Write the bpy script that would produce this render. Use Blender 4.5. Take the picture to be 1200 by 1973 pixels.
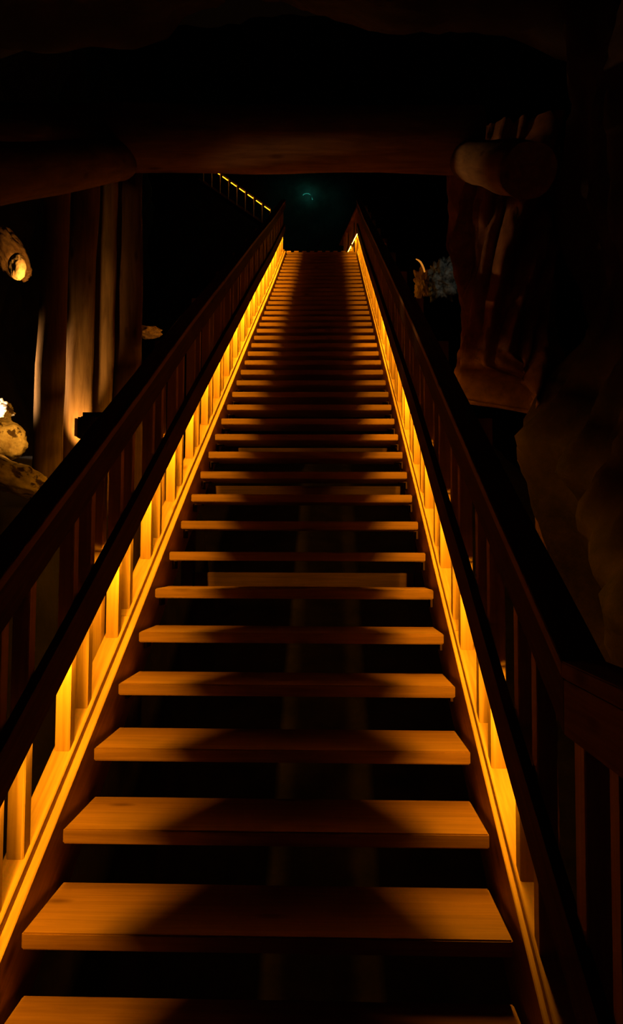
import bpy, bmesh, math, random
from mathutils import Vector, Matrix, noise

random.seed(7)
for o in list(bpy.data.objects):
    bpy.data.objects.remove(o)
SC = bpy.context.scene
C = SC.collection

# ------------------------------------------------------------------ camera
F = 1482.0
CAM = Vector((0.1597, 0.0, 1.664))
YAW, PITCH, ROLL = 0.0227, 0.0570, 0.0048
cam_d = bpy.data.cameras.new('camera')
cam_d.sensor_fit = 'HORIZONTAL'
cam_d.sensor_width = 36.0
cam_d.lens = F / 1200 * 36.0
cam_d.clip_start, cam_d.clip_end = 0.05, 300
cam = bpy.data.objects.new('camera', cam_d)
C.objects.link(cam)
_r = Vector((math.cos(YAW), math.sin(YAW), 0))
_f0 = Vector((-math.sin(YAW), math.cos(YAW), 0))
_f = _f0 * math.cos(PITCH) + Vector((0, 0, 1)) * math.sin(PITCH)
_u = -_f0 * math.sin(PITCH) + Vector((0, 0, 1)) * math.cos(PITCH)
RV = _r * math.cos(ROLL) + _u * math.sin(ROLL)
UV = -_r * math.sin(ROLL) + _u * math.cos(ROLL)
M = Matrix((RV, UV, -_f)).transposed().to_4x4()
M.translation = CAM
cam.matrix_world = M
SC.camera = cam

def at(px, py, Y):
    """world point at depth Y seen at pixel (px, py) of the 1200x1973 frame"""
    d = RV * ((px - 600) / F) + UV * ((986.5 - py) / F) + _f
    return CAM + d * (Y / d.y)

# ------------------------------------------------------------------ world, exposure
SC.view_settings.view_transform = 'Standard'
SC.view_settings.look = 'None'
SC.view_settings.gamma = 1.0
SC.view_settings.use_curve_mapping = False
SC.view_settings.exposure = 0.0
w = bpy.data.worlds.new('cave_dark')
SC.world = w
w.use_nodes = True
bgn = w.node_tree.nodes['Background']
bgn.inputs['Color'].default_value = (1.0, 0.42, 0.16, 1)
bgn.inputs['Strength'].default_value = 0.0016
SC.cycles.max_bounces = 8
SC.cycles.diffuse_bounces = 3
SC.cycles.sample_clamp_indirect = 2.0

LED_COL = (1.0, 0.38, 0.008)
LED_POWER = 390.0

def lamp(name, kind, loc, energy, col, size=0.05, aim=None, spot=1.2, blend=0.5):
    d = bpy.data.lights.new(name, kind)
    d.energy = energy
    d.color = col
    if kind == 'SPOT':
        d.spot_size, d.spot_blend = spot, blend
    d.shadow_soft_size = size
    o = bpy.data.objects.new(name, d)
    C.objects.link(o)
    o.location = loc
    if aim is not None:
        o.rotation_euler = (Vector(aim) - Vector(loc)).to_track_quat('-Z', 'Y').to_euler()
    return o

# ------------------------------------------------------------------ materials
def new_mat(name):
    m = bpy.data.materials.new(name)
    m.use_nodes = True
    nt = m.node_tree
    b = nt.nodes['Principled BSDF']
    return m, nt, b

def wood(name, dark, light, axis='X', slope=0.0, rough=0.55, grain=34.0, knots=True, bump=0.12, spec=0.3):
    m, nt, b = new_mat(name)
    N, L = nt.nodes, nt.links
    tc = N.new('ShaderNodeTexCoord')
    oi = N.new('ShaderNodeObjectInfo')
    off = N.new('ShaderNodeVectorMath'); off.operation = 'ADD'
    mul = N.new('ShaderNodeVectorMath'); mul.operation = 'SCALE'; mul.inputs['Scale'].default_value = 37.0
    comb = N.new('ShaderNodeCombineXYZ')
    for k in range(3):
        L.new(oi.outputs['Random'], comb.inputs[k])
    L.new(comb.outputs[0], mul.inputs[0])
    rot = N.new('ShaderNodeMapping')
    rot.inputs['Rotation'].default_value = (-slope, 0, 0)
    L.new(tc.outputs['Object'], rot.inputs['Vector'])
    L.new(rot.outputs[0], off.inputs[0]); L.new(mul.outputs[0], off.inputs[1])
    mp = N.new('ShaderNodeMapping')
    sc = [grain, grain, grain]
    sc['XYZ'.index(axis)] = 1.6
    mp.inputs['Scale'].default_value = sc
    L.new(off.outputs[0], mp.inputs['Vector'])
    n1 = N.new('ShaderNodeTexNoise'); n1.inputs['Scale'].default_value = 1.6
    n1.inputs['Detail'].default_value = 6; n1.inputs['Roughness'].default_value = 0.6
    n1.inputs['Distortion'].default_value = 0.6
    L.new(mp.outputs[0], n1.inputs['Vector'])
    cr = N.new('ShaderNodeValToRGB')
    cr.color_ramp.elements[0].position = 0.30; cr.color_ramp.elements[0].color = (*dark, 1)
    cr.color_ramp.elements[1].position = 0.68; cr.color_ramp.elements[1].color = (*light, 1)
    L.new(n1.outputs['Fac'], cr.inputs[0])
    # slow colour drift from board to board and along it
    n2 = N.new('ShaderNodeTexNoise'); n2.inputs['Scale'].default_value = 3.0
    n2.inputs['Detail'].default_value = 3
    L.new(off.outputs[0], n2.inputs['Vector'])
    mr = N.new('ShaderNodeMapRange'); mr.inputs['From Min'].default_value = 0.3; mr.inputs['From Max'].default_value = 0.7
    mr.inputs['To Min'].default_value = 0.80; mr.inputs['To Max'].default_value = 1.12
    L.new(n2.outputs['Fac'], mr.inputs['Value'])
    mx = N.new('ShaderNodeVectorMath'); mx.operation = 'SCALE'
    L.new(cr.outputs[0], mx.inputs[0]); L.new(mr.outputs[0], mx.inputs['Scale'])
    col = mx.outputs[0]
    if knots:
        km = N.new('ShaderNodeMapping')
        ks = [9.0, 9.0, 9.0]; ks['XYZ'.index(axis)] = 3.2
        km.inputs['Scale'].default_value = ks
        L.new(off.outputs[0], km.inputs['Vector'])
        vo = N.new('ShaderNodeTexVoronoi'); vo.inputs['Scale'].default_value = 0.85
        L.new(km.outputs[0], vo.inputs['Vector'])
        kr = N.new('ShaderNodeValToRGB')
        kr.color_ramp.elements[0].position = 0.05; kr.color_ramp.elements[0].color = (0.30, 0.22, 0.16, 1)
        kr.color_ramp.elements[1].position = 0.16; kr.color_ramp.elements[1].color = (1, 1, 1, 1)
        L.new(vo.outputs['Distance'], kr.inputs[0])
        mk = N.new('ShaderNodeMix'); mk.data_type = 'RGBA'; mk.blend_type = 'MULTIPLY'
        mk.inputs['Factor'].default_value = 0.75
        L.new(col, mk.inputs['A']); L.new(kr.outputs[0], mk.inputs['B'])
        col = mk.outputs['Result']
    L.new(col, b.inputs['Base Color'])
    b.inputs['Roughness'].default_value = rough
    b.inputs['Specular IOR Level'].default_value = spec
    bp = N.new('ShaderNodeBump'); bp.inputs['Strength'].default_value = bump; bp.inputs['Distance'].default_value = 0.004
    L.new(n1.outputs['Fac'], bp.inputs['Height']); L.new(bp.outputs[0], b.inputs['Normal'])
    return m

def rock_mat(name, dark, light, scale=3.0, rough=0.8, bump=0.6, patches=None):
    m, nt, b = new_mat(name)
    N, L = nt.nodes, nt.links
    tc = N.new('ShaderNodeTexCoord')
    n1 = N.new('ShaderNodeTexNoise'); n1.inputs['Scale'].default_value = scale
    n1.inputs['Detail'].default_value = 9; n1.inputs['Roughness'].default_value = 0.65
    L.new(tc.outputs['Object'], n1.inputs['Vector'])
    cr = N.new('ShaderNodeValToRGB')
    cr.color_ramp.elements[0].position = 0.35; cr.color_ramp.elements[0].color = (*dark, 1)
    cr.color_ramp.elements[1].position = 0.62; cr.color_ramp.elements[1].color = (*light, 1)
    L.new(n1.outputs['Fac'], cr.inputs[0])
    col = cr.outputs[0]
    if patches:
        n3 = N.new('ShaderNodeTexNoise'); n3.inputs['Scale'].default_value = scale * 1.7
        n3.inputs['Detail'].default_value = 5
        L.new(tc.outputs['Object'], n3.inputs['Vector'])
        c3 = N.new('ShaderNodeValToRGB')
        c3.color_ramp.elements[0].position = 0.56; c3.color_ramp.elements[0].color = (0, 0, 0, 1)
        c3.color_ramp.elements[1].position = 0.62; c3.color_ramp.elements[1].color = (1, 1, 1, 1)
        L.new(n3.outputs['Fac'], c3.inputs[0])
        mk = N.new('ShaderNodeMix'); mk.data_type = 'RGBA'
        L.new(c3.outputs[0], mk.inputs['Factor']); L.new(col, mk.inputs['A'])
        mk.inputs['B'].default_value = (*patches, 1)
        col = mk.outputs['Result']
    L.new(col, b.inputs['Base Color'])
    b.inputs['Roughness'].default_value = rough
    b.inputs['Specular IOR Level'].default_value = 0.3
    bp = N.new('ShaderNodeBump'); bp.inputs['Strength'].default_value = bump; bp.inputs['Distance'].default_value = 0.03
    L.new(n1.outputs['Fac'], bp.inputs['Height']); L.new(bp.outputs[0], b.inputs['Normal'])
    return m

def plain(name, col, rough=0.5, metal=0.0):
    m, nt, b = new_mat(name)
    N, L = nt.nodes, nt.links
    n1 = N.new('ShaderNodeTexNoise'); n1.inputs['Scale'].default_value = 60
    mr = N.new('ShaderNodeMapRange'); mr.inputs['To Min'].default_value = rough - 0.08; mr.inputs['To Max'].default_value = rough + 0.08
    L.new(n1.outputs['Fac'], mr.inputs['Value']); L.new(mr.outputs[0], b.inputs['Roughness'])
    b.inputs['Base Color'].default_value = (*col, 1)
    b.inputs['Metallic'].default_value = metal
    return m

def glow(name, col, power):
    m = bpy.data.materials.new(name)
    m.use_nodes = True
    nt = m.node_tree
    nt.nodes.clear()
    out = nt.nodes.new('ShaderNodeOutputMaterial')
    e = nt.nodes.new('ShaderNodeEmission')
    e.inputs['Color'].default_value = (*col, 1)
    e.inputs['Strength'].default_value = power
    nt.links.new(e.outputs[0], out.inputs[0])
    return m

RISE, RUN = 0.1675, 0.30
SLOPE = math.atan2(RISE, RUN)
W_D, W_L = (0.47, 0.27, 0.11), (0.66, 0.42, 0.19)
M_TREAD = wood('tread_wood', (0.20, 0.098, 0.036), (0.32, 0.165, 0.062), 'X')
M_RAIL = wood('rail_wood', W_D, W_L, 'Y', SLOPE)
M_SHADERAIL = wood('shaded_rail_wood', (0.05, 0.024, 0.010), (0.09, 0.044, 0.018), 'Y', SLOPE, rough=0.8, spec=0.08)  # rail wood darkened: the deep shade on the rails is in its colour
M_HAND = wood('handrail_wood', (0.20, 0.105, 0.045), (0.34, 0.19, 0.085), 'Y', SLOPE, rough=0.7, spec=0.15)  # shade in the colour too, but lighter, so the edge reads as lit
M_SHADELEVEL = wood('shaded_level_rail_wood', (0.16, 0.08, 0.034), (0.27, 0.145, 0.062), 'Y', rough=0.8, spec=0.08)  # level rails: shade put into the colour, less than on the slope
M_LEVEL = wood('level_rail_wood', W_D, W_L, 'Y')
M_BAL = wood('baluster_wood', W_D, W_L, 'Z', knots=False)
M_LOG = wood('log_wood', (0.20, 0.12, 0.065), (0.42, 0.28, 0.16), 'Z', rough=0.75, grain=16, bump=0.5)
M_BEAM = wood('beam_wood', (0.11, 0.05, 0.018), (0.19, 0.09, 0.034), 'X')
M_LOGSHADE = wood('shaded_log_wood', (0.07, 0.035, 0.016), (0.15, 0.08, 0.04), 'Z', rough=0.85, grain=14, bump=0.5)  # log wood darkened to put the fourth post's shade into its colour
M_LOGX = wood('log_beam_wood', (0.16, 0.09, 0.045), (0.33, 0.20, 0.10), 'X', rough=0.8, grain=14, bump=0.5)
M_LOGY = wood('side_log_wood', (0.12, 0.062, 0.028), (0.24, 0.135, 0.062), 'Y', SLOPE, rough=0.8, grain=14, bump=0.5)
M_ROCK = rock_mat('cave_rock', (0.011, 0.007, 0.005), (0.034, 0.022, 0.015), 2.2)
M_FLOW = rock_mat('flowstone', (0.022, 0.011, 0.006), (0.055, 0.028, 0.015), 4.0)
M_PILLAR = rock_mat('pillar_rock', (0.13, 0.052, 0.02), (0.30, 0.13, 0.052), 5.0, 0.7)
M_SALT = rock_mat('salt_rock', (0.30, 0.20, 0.10), (0.72, 0.56, 0.34), 6.0, 0.7, 0.8, patches=(0.09, 0.05, 0.025))
M_SALT_PALE = rock_mat('pale_salt', (0.50, 0.34, 0.16), (0.74, 0.56, 0.32), 7.0, 0.55, 0.4)
M_WET = rock_mat('wet_rock', (0.28, 0.15, 0.06), (0.50, 0.30, 0.13), 7.0, 0.28, 0.8)
M_GREY = rock_mat('grey_rock', (0.02, 0.02, 0.02), (0.34, 0.33, 0.30), 8.0, 0.5, 1.0)
M_STEEL = plain('dark_steel', (0.06, 0.055, 0.05), 0.45, 0.8)
M_BLACK = plain('black_housing', (0.012, 0.012, 0.012), 0.5)
M_LED = {k: glow('led_diffuser_' + k, LED_COL, LED_POWER * v) for k, v in
         dict(full=1.0, strong=1.45, low=0.55, faint=0.22).items()}

# ------------------------------------------------------------------ mesh helpers
def link(name, bm, mat, parent=None, loc=(0, 0, 0), smooth=False, bevel=0.0):
    me = bpy.data.meshes.new(name)
    if bevel:
        bmesh.ops.bevel(bm, geom=list(bm.edges), offset=bevel, segments=2, affect='EDGES', clamp_overlap=True)
    bmesh.ops.recalc_face_normals(bm, faces=bm.faces)
    bm.to_mesh(me)
    bm.free()
    if smooth:
        for p in me.polygons:
            p.use_smooth = True
    me.materials.append(mat)
    o = bpy.data.objects.new(name, me)
    C.objects.link(o)
    o.location = loc
    if parent:
        o.parent = parent
    return o

def tag(o, label, cat, group=None, kind=None):
    o['label'] = label
    o['category'] = cat
    if group: o['group'] = group
    if kind: o['kind'] = kind
    return o

def thing(name, loc, label, cat, group=None):
    o = bpy.data.objects.new(name, None)
    o.empty_display_size = 0.2
    C.objects.link(o)
    o.location = loc
    return tag(o, label, cat, group)

def struct(name, bm, mat, smooth=True):
    o = link(name, bm, mat, smooth=smooth)
    o['kind'] = 'structure'
    return o

def add_box(bm, x0, x1, y0, y1, z0, z1, shear=0.0):
    vs = [bm.verts.new((x, y, z + (y - y0) * shear)) for z in (z0, z1) for y in (y0, y1) for x in (x0, x1)]
    for a in ((0, 1, 3, 2), (4, 6, 7, 5), (0, 4, 5, 1), (2, 3, 7, 6), (0, 2, 6, 4), (1, 5, 7, 3)):
        bm.faces.new([vs[i] for i in a])
    return vs

def box(x0, x1, y0, y1, z0, z1, shear=0.0):
    bm = bmesh.new()
    add_box(bm, x0, x1, y0, y1, z0, z1, shear)
    return bm

DZ = [-0.0, -0.004, -0.003, -0.001, -0.001, 0.002, 0.007, 0.009, 0.011, 0.010, 0.008, 0.006, 0.003, 0.0, -0.002, -0.004,
      -0.007, -0.009, -0.011, -0.012, -0.014, -0.017, -0.021, -0.025, -0.030, -0.035, -0.039, -0.044, -0.049, -0.054,
      -0.056, -0.056, -0.055, -0.053, -0.052, -0.051, -0.049, -0.046, -0.043, -0.040, -0.038]
Y1, Z1 = 2.0654, 0.6701
def sag(Y):
    n = (Y - Y1) / RUN
    if n <= 0: return 0.0
    if n >= 40: return DZ[40]
    i = int(n); t = n - i
    return DZ[i] * (1 - t) + DZ[i + 1] * t
def nose(Y):
    return Z1 + (Y - Y1) / RUN * RISE + sag(Y)

def sweep(section, Ys, origin, hoff=None):
    """carry an (x, height-over-nosing) outline along the stair slope"""
    bm = bmesh.new()
    rows = []
    for Y in Ys:
        d = hoff(Y) if hoff else 0.0
        rows.append([bm.verts.new((x - origin[0], Y - origin[1], nose(Y) + h + d - origin[2])) for x, h in section])
    n = len(section)
    for a, b in zip(rows, rows[1:]):
        for i in range(n):
            bm.faces.new((a[i], a[(i + 1) % n], b[(i + 1) % n], b[i]))
    bm.faces.new(rows[0]); bm.faces.new(list(reversed(rows[-1])))
    return bm

def span(y0, y1, step=0.3):
    k = max(1, round((y1 - y0) / step))
    return [y0 + (y1 - y0) * i / k for i in range(k + 1)]

def rect(x0, x1, h0, h1):
    a, b = sorted((x0, x1))
    c = 0.003
    return [(a + c, h0), (b - c, h0), (b, h0 + c), (b, h1 - c), (b - c, h1), (a + c, h1), (a, h1 - c), (a, h0 + c)]

def tube(pts, radii, seg=20, wob=0.0, seed=0.0, crack=None):
    """a log: rings along the path, slightly out of round"""
    bm = bmesh.new()
    rows = []
    pts = [Vector(p) for p in pts]
    for i, p in enumerate(pts):
        d = (pts[min(i + 1, len(pts) - 1)] - pts[max(i - 1, 0)]).normalized()
        s = d.cross(Vector((0, 1, 0)) if abs(d.y) < 0.7 else Vector((0, 0, 1))).normalized()
        t = d.cross(s)
        row = []
        for k in range(seg):
            a = 2 * math.pi * k / seg
            r = radii[i] * (1 + wob * noise.noise(Vector((math.cos(a) * 1.3 + seed, math.sin(a) * 1.3, i * 0.35))))
            row.append(bm.verts.new(p + (s * math.cos(a) + t * math.sin(a)) * r))
        rows.append(row)
    for a, b in zip(rows, rows[1:]):
        for k in range(seg):
            bm.faces.new((a[k], a[(k + 1) % seg], b[(k + 1) % seg], b[k]))
    bm.faces.new(rows[0]); bm.faces.new(list(reversed(rows[-1])))
    return bm

def between(a, b, n):
    a, b = Vector(a), Vector(b)
    return [a.lerp(b, i / n) for i in range(n + 1)]

def rock(r, seed, sub=4, amp=0.35, freq=1.4, squash=(1, 1, 1), ridge=0.0, dent=None):
    bm = bmesh.new()
    bmesh.ops.create_icosphere(bm, subdivisions=sub, radius=1.0)
    o = Vector((seed * 7.13, seed * 3.7, seed * 1.9))
    for v in bm.verts:
        n = v.co.normalized()
        d = 1 + amp * noise.fractal(n * freq + o, 0.9, 2.0, 6)
        d += ridge * (abs(noise.noise(n * 3.1 + o)) - 0.25)
        if dent:
            dd = (n - Vector(dent[0]).normalized()).length
            d -= dent[1] * math.exp(-(dd / dent[2]) ** 2)
        v.co = Vector((n.x * squash[0], n.y * squash[1], n.z * squash[2])) * d * r
    return bm

def wall_grid(us, vs, fn):
    bm = bmesh.new()
    rows = [[bm.verts.new(fn(u, v)) for u in us] for v in vs]
    for a, b in zip(rows, rows[1:]):
        for i in range(len(us) - 1):
            bm.faces.new((a[i], a[i + 1], b[i + 1], b[i]))
    return bm

def lin(a, b, n):
    return [a + (b - a) * i / n for i in range(n + 1)]

# ------------------------------------------------------------------ the setting: cave shell
fr = lambda p, o=5: noise.fractal(Vector(p), 0.8, 2.0, o)

# landing in front of the stair, under the camera
bm = bmesh.new()
for k in range(14):
    add_box(bm, -0.95 + k * 0.14, -0.95 + k * 0.14 + 0.132, -1.6, 1.19, -0.05, 0.0)
floor = struct('floor', bm, M_LEVEL, smooth=False)

# rock ground falling under and rising along the stair
def ground_pt(x, y):
    z = nose(y) - 4.6 if y > 1.3 else nose(1.3) - 4.6
    sx = min(1.0, max(0.0, (-x - 1.2) / 0.3)) * min(1.0, max(0.0, (y - 3.9) / 0.4))
    if y > 9.5: sx *= max(0.0, 1 - (y - 9.5) / 1.0)
    sx = sx * sx * (3 - 2 * sx)
    shelf = 1.88 + (y - 4.45) * 0.20
    z = z + (shelf - z) * sx
    z += 0.12 * fr((x * 0.9, y * 0.9, 1.0))
    if y > 15: z -= (y - 15) * 0.25
    return (x, y, min(z, -0.12) if y < 1.25 else z)
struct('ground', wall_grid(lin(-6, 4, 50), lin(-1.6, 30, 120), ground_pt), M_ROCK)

# left cave wall, well back from the log posts
def left_pt(y, z):
    x = -4.6 - 0.10 * max(0, y - 6) + 0.55 * fr((y * 0.45, z * 0.45, 4.0))
    return (x, y, z)
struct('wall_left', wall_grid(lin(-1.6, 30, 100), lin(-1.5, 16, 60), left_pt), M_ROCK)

# right cave wall: fluted flowstone close to the stair, ending in a ragged edge
def right_pt(y, z):
    s = z - nose(max(y, 1.0))
    flute = abs(noise.noise(Vector((y * 3.2 + z * 0.9, z * 0.35, 2.0)))) * 0.34
    x = 2.0 - flute + 0.26 * fr((y * 0.8, z * 0.5, 9.0))
    x -= 0.42 * max(0.0, 1.0 - abs(s - 0.1) / 0.9)
    return (x, y, z)
struct('wall_right', wall_grid(lin(-1.6, 5.3, 130), lin(-3.0, 6.6, 130), right_pt), M_FLOW)

# rock roof following the slope
def roof_pt(x, y):
    z = nose(max(y, 0)) + 3.05 + 0.35 * fr((x * 0.6, y * 0.6, 7.0)) + 0.10 * x * x * -0.2
    return (x, y, z)
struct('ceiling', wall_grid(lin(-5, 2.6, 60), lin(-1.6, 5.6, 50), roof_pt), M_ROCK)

def back_pt(x, z):
    return (x, 33.5 + 1.2 * fr((x * 0.2, z * 0.2, 3.0)), z)
struct('wall_back', wall_grid(lin(-16, 14, 60), lin(2, 26, 50), back_pt), M_ROCK)

# ------------------------------------------------------------------ staircase
stair = thing('staircase', (0, 1.165, 0), 'long straight open-riser wooden staircase climbing into the dark cave', 'staircase')
SO = Vector(stair.location)
HALF = 0.6434
bm = box(-HALF, HALF, 0, 0.318, -0.044, 0)
tread0 = link('tread', bm, M_TREAD, stair, bevel=0.004)
bm = bmesh.new()
add_box(bm, -0.026, 0.026, 0.18, 0.27, -0.050, -0.0445)
add_box(bm, 0.016, 0.0265, 0.18, 0.27, -0.09, -0.0505)
brk0 = link('bracket', bm, M_SHADERAIL, tread0)
brk0.location = (HALF - 0.006, 0, 0)
b2 = brk0.copy(); C.objects.link(b2); b2.parent = tread0
b2.location = (-(HALF - 0.006), 0, 0); b2.rotation_euler = (0, 0, 0); b2.scale = (-1, 1, 1)
DX = {19: 0.002, 20: 0.003}
for n in range(-2, 42):
    Y = Y1 + (n - 1) * RUN
    loc = Vector((random.uniform(-0.002, 0.002), Y, nose(Y))) - SO
    if n == -2:
        t = tread0
    else:
        t = tread0.copy(); C.objects.link(t); t.parent = stair
        for b in (brk0, b2):
            c = b.copy(); C.objects.link(c); c.parent = t
    t.location = loc

EDGE = 0.666
Y_BOT, Y_TOP = 0.98, 14.12
for s in (-1, 1):
    link('stringer', sweep(rect(s * EDGE, s * 0.765, -0.30, 0.012), span(Y_BOT, Y_TOP), SO), M_RAIL, stair)
    joints = [Y_BOT, 3.30, 5.62, 7.95, 10.3, 12.4, Y_TOP] if s < 0 else [Y_BOT, 3.22, 5.95, 8.2, 10.7, 12.9, Y_TOP]
    inner = 0.6925 if s < 0 else 0.680
    for a, b in zip(joints, joints[1:]):
        link('cap_board', sweep(rect(s * inner, s * (inner + 0.071), 0.012, 0.045), span(a + 0.0015, b - 0.0015), SO), M_RAIL, stair)
# cross beams seen through the open risers, on short hangers from the stringers
for (py, Y, thick) in ((944, 5.40, 0.055), (1119, 4.93, 0.10), (872, 6.6, 0.08)):
    zc = at(600, py, Y).z
    bm = bmesh.new()
    add_box(bm, -0.70, 0.70, Y, Y + 0.10, zc - thick, zc + thick * 0.5)
    for s in (-1, 1):
        add_box(bm, s * 0.75 - 0.04, s * 0.75 + 0.04, Y + 0.01, Y + 0.09, zc - thick, nose(Y) - 0.28)
    for v in bm.verts: v.co -= SO
    link('cross_beam', bm, M_BEAM, stair, bevel=0.004)

# ------------------------------------------------------------------ railings with built-in lights
def r_hoff(Y):
    tab = [(1.0, -0.075), (1.8, -0.065), (2.2, -0.060), (2.8, -0.025), (3.8, -0.012), (4.6, 0.0), (20, 0.0)]
    for (a, u), (b, v) in zip(tab, tab[1:]):
        if Y <= b:
            t = max(0.0, (Y - a) / (b - a))
            return u + (v - u) * t
    return 0.0
zero = lambda Y: 0.0

def light_strip(parent, mat):
    bm = bmesh.new()
    add_box(bm, -0.006, 0.006, -0.268, 0.268, 0.0, 0.007)
    h = link('light_strip', bm, M_STEEL, parent)
    bm = bmesh.new()
    vs = [bm.verts.new(p) for p in ((-0.003, -0.262, -0.001), (0.003, -0.262, -0.001), (0.003, 0.262, -0.001), (-0.003, 0.262, -0.001))]
    bm.faces.new(list(reversed(vs)))
    me = bpy.data.meshes.new('diffuser'); bm.to_mesh(me); bm.free()
    me.materials.append(mat)
    d = bpy.data.objects.new('diffuser', me); C.objects.link(d); d.parent = h
    return h

def copy_strip(src, parent, mat):
    h = src.copy(); C.objects.link(h); h.parent = parent
    d0 = src.children[0]
    d = d0.copy(); C.objects.link(d); d.parent = h
    if d.data.materials[0] != mat:
        d.data = d0.data.copy(); d.data.materials[0] = mat
    return h

def railing(s, label, xin, xpl, h0, hr_top, first, period, hoff, powers, cut):
    root = thing('stair_railing', (s * 0.73, 1.165, 0), label, 'railing')
    O = Vector(root.location)
    top = 14.10
    # lower rail: plank with a lip hiding the light strips behind it
    a, b, lip = s * (xin - 0.001), s * xpl, s * (xpl + 0.005)
    sec = [(a, h0 + 0.145), (a, h0 + 0.028), (lip, h0 + 0.028), (lip, h0), (b, h0), (b, h0 + 0.145)]
    link('lower_rail', sweep(sec, span(1.05, top), O, hoff), M_SHADERAIL, root)
    link('upper_rail', sweep(rect(s * (xin - 0.001), s * xpl, hr_top - 0.155, hr_top - 0.0355), span(1.66, top), O), M_SHADERAIL, root)
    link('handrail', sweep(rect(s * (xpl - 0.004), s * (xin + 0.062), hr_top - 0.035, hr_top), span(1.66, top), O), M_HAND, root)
    # the handrail levels out over the landing
    zt = nose(1.66) + hr_top
    bm = bmesh.new()
    x0, x1 = sorted((s * (xpl - 0.004), s * (xin + 0.062)))
    add_box(bm, x0, x1, -1.2, 1.659, zt - 0.035, zt)
    for v in bm.verts: v.co -= O
    link('handrail', bm, M_SHADELEVEL, root, bevel=0.003)
    bm = bmesh.new()
    x0, x1 = sorted((s * (xin - 0.001), s * xpl))
    add_box(bm, x0, x1, -1.2, 1.659, zt - 0.155, zt - 0.0355)
    for v in bm.verts: v.co -= O
    link('upper_rail', bm, M_SHADELEVEL, root, bevel=0.003)
    # balusters in pairs
    xc = s * (xin + 0.025)
    bal = None
    k = -2
    while first + period * k < 14.05:
        for d in (0.0, 0.187):
            Y = first + period * k + d
            if Y < 1.2 or Y > 14.05: continue
            if bal is None:
                bal = link('baluster', box(-0.025, 0.025, 0, 0.05, 0.040, hr_top - 0.034, RISE / RUN), M_BAL, root, bevel=0.0025)
                o = bal
            else:
                o = bal.copy(); C.objects.link(o); o.parent = root
            o.location = Vector((xc + random.uniform(-0.0015, 0.0015), Y, nose(Y))) - O
        k += 1
    # newel where the rail levels out
    link('newel_post', box(xc - 0.032 - O.x, xc + 0.032 - O.x, 1.60 - O.y, 1.665 - O.y, nose(1.6) - 0.32, zt - 0.036), M_BAL, root, bevel=0.003)
    for yy in (0.95, 0.2, -0.55):
        link('landing_post', box(xc - 0.025 - O.x, xc + 0.025 - O.x, yy - O.y, yy + 0.05 - O.y, 0.0, zt - 0.036), M_BAL, root, bevel=0.003)
    # outer posts bolted to the far face of the stringer
    k = 0
    while 3.13 + 1.127 * k < 14:
        Y = 3.13 + 1.127 * k
        o = link('outer_post', box(-0.03, 0.03, 0, 0.06, -0.45, hr_top - 0.034), M_BAL, root, bevel=0.003)
        o.location = Vector((s * (max(xin + 0.062, 0.766) + 0.03), Y, nose(Y))) - O
        k += 1
    # one light strip per bay, tucked behind the lip of the lower rail
    src = None
    k = -2
    while first + period * k + 0.39 + 0.268 < 14.1:
        Y = first + period * k + 0.39
        pw = powers(k)
        if pw and Y > 1.5:
            if src is None:
                src = light_strip(root, M_LED[pw]); h = src
            else:
                h = copy_strip(src, root, M_LED[pw])
            h.location = Vector((s * (xpl + 0.005 + cut), Y, nose(Y) + h0 + hoff(Y) + 0.0205)) - O
            sl = math.atan2(nose(Y + 0.2) + hoff(Y + 0.2) - nose(Y - 0.2) - hoff(Y - 0.2), 0.4)
            h.rotation_euler = (sl, 0, 0)
        k += 1
    return root

railing(-1, 'wooden stair railing on the side of the tall log posts', 0.705, 0.675, 0.395, 1.005, 2.594, 0.5635, zero,
        lambda k: 'full' if k < 7 else ('strong' if k < 17 else 'full'), 0.0135)
railing(1, 'wooden stair railing on the side of the fluted rock wall', 0.687, 0.657, 0.395, 1.0, 2.545, 0.557, r_hoff,
        lambda k: {-1: 'full', 0: 'full', 1: 'full', 2: 'full', 3: 'full', 4: 'strong', 5: 'low', 6: 'low', 7: 'full', 8: 'strong', 9: 'low', 10: 'low', 11: 'low'}.get(k, None if k < -1 else ('full' if k > 17 else 'low')), 0.0105)

# ------------------------------------------------------------------ top landing
ZT = nose(14.065)
ang = math.radians(10)
land = thing('landing_deck', (0, 14.13, ZT + 0.051), 'slatted wooden landing deck at the top of the stairs', 'landing')
for k in range(12):
    x = -0.80 + k * 0.146
    bm = box(x, x + 0.082, 0.0, 2.4, -0.05, 0.0)
    link('board', bm, M_LEVEL, land, bevel=0.003)
link('joist', box(-0.82, 0.90, 0.35, 0.43, -0.16, -0.051), M_LEVEL, land)
link('joist', box(-0.82, 0.90, 1.95, 2.03, -0.16, -0.051), M_LEVEL, land)
for sx in (-0.75, 0.83):
    for yy in (0.39, 1.99):
        link('support_leg', box(sx - 0.05, sx + 0.05, yy - 0.04, yy + 0.04, -1.8, -0.161), M_BAL, land)
land.rotation_euler = (0, 0, 0.0)

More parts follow.
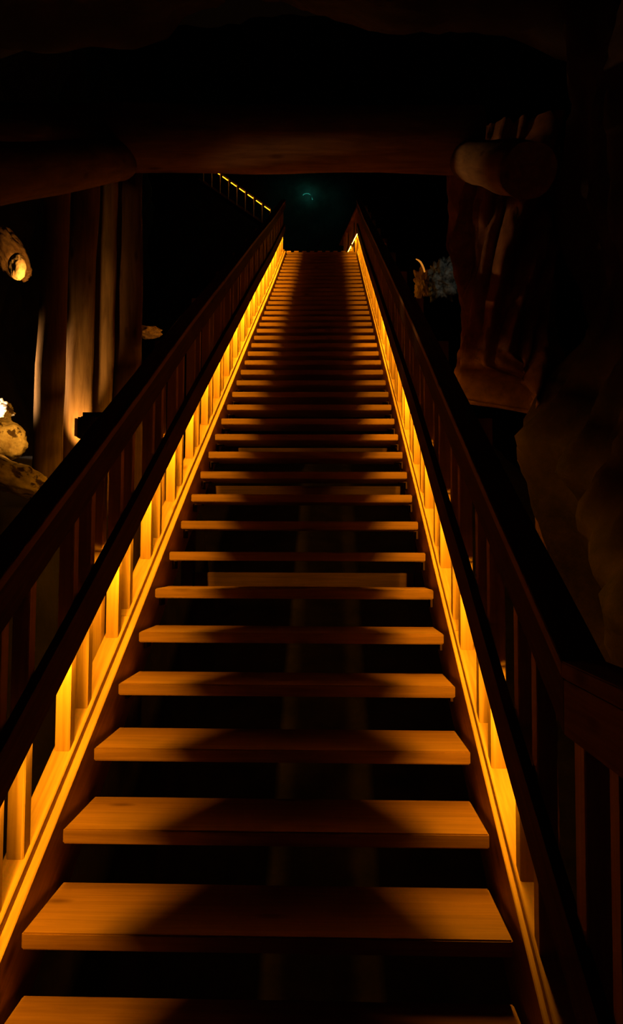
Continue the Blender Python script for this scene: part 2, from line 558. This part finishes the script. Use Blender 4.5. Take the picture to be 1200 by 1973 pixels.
lr = thing('landing_railing', (0.70, 14.16, ZT + 0.051), 'short level railing with a bare glowing strip at the stair head', 'railing')
link('lower_rail', box(0.012, 0.040, 0, 1.9, 0.40, 0.545), M_SHADELEVEL, lr)
link('handrail', box(-0.02, 0.075, 0, 1.9, 0.88, 0.915), M_SHADELEVEL, lr)
for k in range(8):
    y = 0.12 + k * 0.187
    if k % 3 == 2: continue
    link('baluster', box(0.0, 0.05, y, y + 0.05, 0.0, 0.88), M_BAL, lr)
for k, y in enumerate((0.30, 0.92)):
    hs = light_strip(lr, M_LED['full']) if k == 0 else hs
    if k == 1:
        hs = copy_strip(hs, lr, M_LED['full'])
    hs.location = (-0.012, y, 0.365)
    hs.rotation_euler = (0, 0, 0)
lr.rotation_euler = (0, 0, ang)

# ------------------------------------------------------------------ log gallery
def log(name, a, b, r0, r1, mat, label, cat, seed, n=16, wob=0.10):
    a, b = Vector(a), Vector(b)
    pts = [p - a for p in between(a, b, n)]
    rad = [r0 + (r1 - r0) * i / n for i in range(n + 1)]
    for i, p in enumerate(pts[1:-1], 1):
        p += Vector((0.012 * noise.noise(Vector((i * 0.3, seed, 0))), 0.012 * noise.noise(Vector((i * 0.3, seed, 5))), 0))
    o = link(name, tube(pts, rad, 24, wob, seed), mat, loc=a, smooth=False)
    for p in o.data.polygons:
        p.use_smooth = len(p.vertices) == 4
    return tag(o, label, cat)

def post(pxb, pyb, pxt, pyt, Y, wpx_b, wpx_t, label, seed, mat=None):
    b = at(pxb, pyb, Y); t = at(pxt, pyt, Y)
    d = (t - b)
    gz = ground_pt(b.x, Y)[2] - 0.08
    b2 = b + d * ((gz - b.z) / d.z)
    t2 = t + d * 0.02
    return log('log_post', b2, t2, wpx_b / 2 / F * Y * 1.03, wpx_t / 2 / F * Y, mat or M_LOG, label, 'log post', seed)

post(91, 880, 112, 340, 5.0, 56, 51, 'round log post nearest the lit boulders, edged with white light', 1.0)
post(146, 870, 166, 335, 5.25, 56, 51, 'round log post with an amber glow at its foot', 2.0)
post(196, 800, 208, 330, 5.5, 42, 40, 'slim dark log post just behind the amber-lit one', 3.0)
post(243, 760, 246, 325, 5.7, 62, 60, 'thick unlit log post beside the stair railing', 4.0, M_LOGSHADE)

# cross beam over the stair
yb = 4.75
a, b = at(-60, 268, yb), at(925, 270, yb)
log('log_beam', (a.x, yb, a.z), (b.x, yb, b.z), 0.205, 0.20, M_LOGX, 'thick round log beam crossing above the stairs', 'log beam', 5.0)
# sloping side logs, parallel to the stair
def side_log(px, py, Y, r, y0, label, seed):
    p = at(px, py, Y)
    q = Vector((p.x, y0, p.z + (y0 - Y) * RISE / RUN))
    return log('side_log', q, p + Vector((0, 0.05, 0.028)), r, r, M_LOGY, label, 'log beam', seed)
side_log(222, 310, 4.62, 0.12, 1.2, 'sloping round side log resting above the pair of lit posts', 6.0)
side_log(905, 310, 4.62, 0.12, 3.25, 'sloping round side log above the ragged rock pillar', 7.0)

# black floodlight behind the railing, throwing amber light up the second post
fp = at(182, 826, 4.75)
fl = thing('floodlight', (fp.x, fp.y, fp.z - 0.45), 'black floodlight housing standing before the amber-lit post', 'floodlight')
link('housing', box(-0.10, 0.10, -0.05, 0.06, 0.36, 0.55), M_BLACK, fl, bevel=0.03)
link('mounting_arm', box(-0.02, 0.02, 0.055, 0.43, 0.40, 0.44), M_BLACK, fl)
link('lens', box(-0.115, -0.1005, -0.035, 0.045, 0.40, 0.51), plain('lens_glass', (0.5, 0.3, 0.08), 0.2), fl)

# ------------------------------------------------------------------ rocks
def place_rock(name, px, py, Y, rpx, seed, mat, label, squash=(1, 1, 1), amp=0.35, freq=1.4, ridge=0.0, sub=5, cat='rock', group=None, rot=(0, 0, 0), dent=None):
    p = at(px, py, Y)
    o = link(name, rock(rpx / F * Y, seed, sub, amp, freq, squash, ridge, dent), mat, loc=p, smooth=True)
    o.rotation_euler = rot
    return tag(o, label, cat, group)

place_rock('boulder', 8, 848, 7.4, 42, 1.3, M_SALT, 'rounded yellow-lit salt boulder left of the log posts', (1, 0.9, 0.95), 0.16)
place_rock('boulder', -3, 793, 7.75, 27, 2.2, M_SALT, 'white-hot lit rock behind the yellow boulder', (1, 0.9, 0.75), 0.45)
place_rock('rock_slab', 4, 912, 4.45, 78, 3.1, M_SALT, 'brown sloping slab under the yellow boulder', (1.35, 0.8, 0.42), 0.28, rot=(0, math.radians(20), 0))
place_rock('salt_formation', 20, 488, 8.6, 47, 4.4, M_WET, 'glossy brown hood of hanging rock at the picture edge', (0.62, 0.6, 1.35), 0.16, 1.7, 0.16, rot=(0, math.radians(-30), 0))
place_rock('salt_formation', 33, 514, 8.0, 20, 5.7, M_SALT_PALE, 'pale knob of rock with a dark hollow under the hood', (0.82, 0.7, 1.35), 0.12, 1.4, dent=((-0.35, -0.9, -0.05), 0.5, 0.42), rot=(0, math.radians(-6), 0))
place_rock('rock_ledge', 288, 640, 9.0, 20, 6.0, M_WET, 'small rust-coloured rock ledge right of the log posts', (1.2, 0.9, 0.6), 0.35)
place_rock('grey_rock', 854, 540, 11.0, 36, 7.7, M_GREY, 'grey glinting rock seen past the railing before the pillar', (0.9, 0.7, 1.0), 0.5, 2.2, 0.4)
place_rock('grey_rock', 812, 548, 10.74, 19, 8.8, M_WET, 'small orange-lit rock beside the grey glinting rock', (0.7, 0.7, 1.5), 0.5, 2.4, 0.4)

# ragged pillar at the end of the right wall
def pillar_pt(a, z):
    base = at(962, 600, 5.6)
    c = a - 0.75 * (z - 3.0)
    t = z * 0.55
    # ragged blades leaning to the upper right
    d = 0.30 * abs(noise.noise(Vector((math.cos(c) * 2.3, math.sin(c) * 2.3, t)))) + 0.10 * abs(noise.noise(Vector((math.cos(c) * 5.0, math.sin(c) * 5.0, t * 1.6))))
    d += 0.05 * fr((math.cos(a) * 3, math.sin(a) * 3, z * 2.0))
    r = 0.22 + d + 0.05 * (z - 3.2)
    foot = max(0.0, min(1.0, (2.98 + 0.5 * noise.noise(Vector((math.cos(a) * 2.6, math.sin(a) * 2.6, 3))) - z) / 0.10))
    r *= 1 - 0.72 * foot
    base.x += 0.28 * foot
    return (base.x + 0.06 + math.cos(a) * r, base.y + math.sin(a) * r, z)
bm = wall_grid(lin(0, 2 * math.pi, 140), lin(-0.6, 4.72, 180), pillar_pt)
bmesh.ops.remove_doubles(bm, verts=bm.verts, dist=0.0005)
tag(link('rock_pillar', bm, M_PILLAR, smooth=True), 'ragged reddish rock pillar under the side log', 'rock')

# ------------------------------------------------------------------ distant lights
# far flight of stairs high in the cavern
P0, P1 = at(521, 407, 30.0), at(385, 310, 30.0)
far = thing('far_stair_railing', tuple(P0), 'distant flight railing with a row of glowing yellow dashes', 'railing')
dv = (P1 - P0) / 8.45
M_FAR = glow('far_led', LED_COL, 5.0)
def bar(a, b, r, seg=8):
    return tube([a, b], [r, r], seg)
for k in range(9):
    q = dv * k + Vector((0, 0, 0))
    link('post', bar(q + Vector((0, 0, -0.74)), q + Vector((0, 0, 0.10)), 0.018), M_BAL, far)
    if k < 8:
        link('light_strip', bar(q + dv * 0.06 + Vector((0, -0.05, 0.0)), q + dv * 0.70 + Vector((0, -0.05, 0.0)), 0.017), M_FAR, far)
link('handrail', bar(Vector((0, 0.05, 0.12)), dv * 8.6 + Vector((0, 0.05, 0.12)), 0.03), M_SHADERAIL, far)
link('stringer', bar(Vector((0.1, 0.10, -0.80)), dv * 8.6 + Vector((0, 0.10, -0.80)), 0.12), M_SHADERAIL, far)

_h = at(592, 376, 33.0)
HY = back_pt(_h.x, _h.z)[1] - 0.03
arc = [at(x, y, HY) for x, y in ((583.5, 376), (586, 374), (590, 373), (594, 373.2), (598, 375.5), (600.5, 379), (602, 385))]  # teal arc drawn as a glowing tube
tag(link('glow_arc', tube([p - arc[0] for p in arc], [0.018, 0.02, 0.024, 0.024, 0.024, 0.022, 0.018], 8), glow('teal_arc_glow', (0.05, 0.55, 0.40), 0.28), loc=arc[0]),
    'tiny teal glowing arc high above the stair head', 'glowing arc')
arc = [at(x, y, 10.6) for x, y in ((801, 499), (806, 501.5), (810, 505), (813.5, 511), (816, 517), (818, 524))]  # glowing tube added in place of an orange-lit curved edge
tag(link('glow_arc', tube([p - arc[0] for p in arc], [0.006, 0.012, 0.014, 0.013, 0.013, 0.012], 8), glow('amber_arc_glow', (1.0, 0.33, 0.03), 0.55), loc=arc[0]),
    'small glowing orange arc above the grey glinting rock', 'glowing arc')

# ------------------------------------------------------------------ other lamps in the cavern
WARM = (1.0, 0.62, 0.30)
AMBER = (1.0, 0.45, 0.08)
lamp('spot_white_rock', 'SPOT', at(-40, 770, 7.3), 70.0, (1.0, 0.85, 0.62), 0.04, aim=at(3, 793, 7.7), spot=0.75)
lamp('spot_boulders', 'SPOT', at(92, 800, 6.6), 40.0, (1.0, 0.46, 0.05), 0.04, aim=at(10, 862, 7.4), spot=1.0, blend=0.7)
lamp('spot_slab', 'SPOT', at(-30, 740, 4.45), 8.0, (1.0, 0.45, 0.06), 0.04, aim=at(35, 900, 4.5), spot=0.5, blend=0.8)
lamp('spot_post_rim', 'SPOT', at(-160, 830, 5.08), 140.0, (1.0, 0.54, 0.19), 0.05, aim=at(78, 730, 5.0), spot=0.70, blend=1.0)
lamp('spot_floodlight', 'SPOT', at(152, 915, 4.98), 75.0, AMBER, 0.02, aim=at(152, 790, 5.17), spot=0.62, blend=0.9)
lamp('spot_hood', 'SPOT', at(72, 556, 7.85), 28.0, AMBER, 0.04, aim=at(30, 505, 8.3), spot=1.3)
lamp('spot_grey_rock', 'SPOT', at(905, 500, 9.8), 2.6, (0.9, 1.0, 0.85), 0.04, aim=at(855, 535, 11.0), spot=0.6)
lamp('spot_orange_rock', 'SPOT', at(790, 600, 9.8), 1.6, AMBER, 0.04, aim=at(815, 550, 10.4), spot=0.6)
lamp('teal_glow', 'POINT', at(591, 368, HY - 0.5), 6.0, (0.1, 1.0, 0.8), 0.05)
lamp('spot_ledge', 'SPOT', at(330, 700, 8.6), 3.0, AMBER, 0.04, aim=at(288, 640, 9.0), spot=0.6)
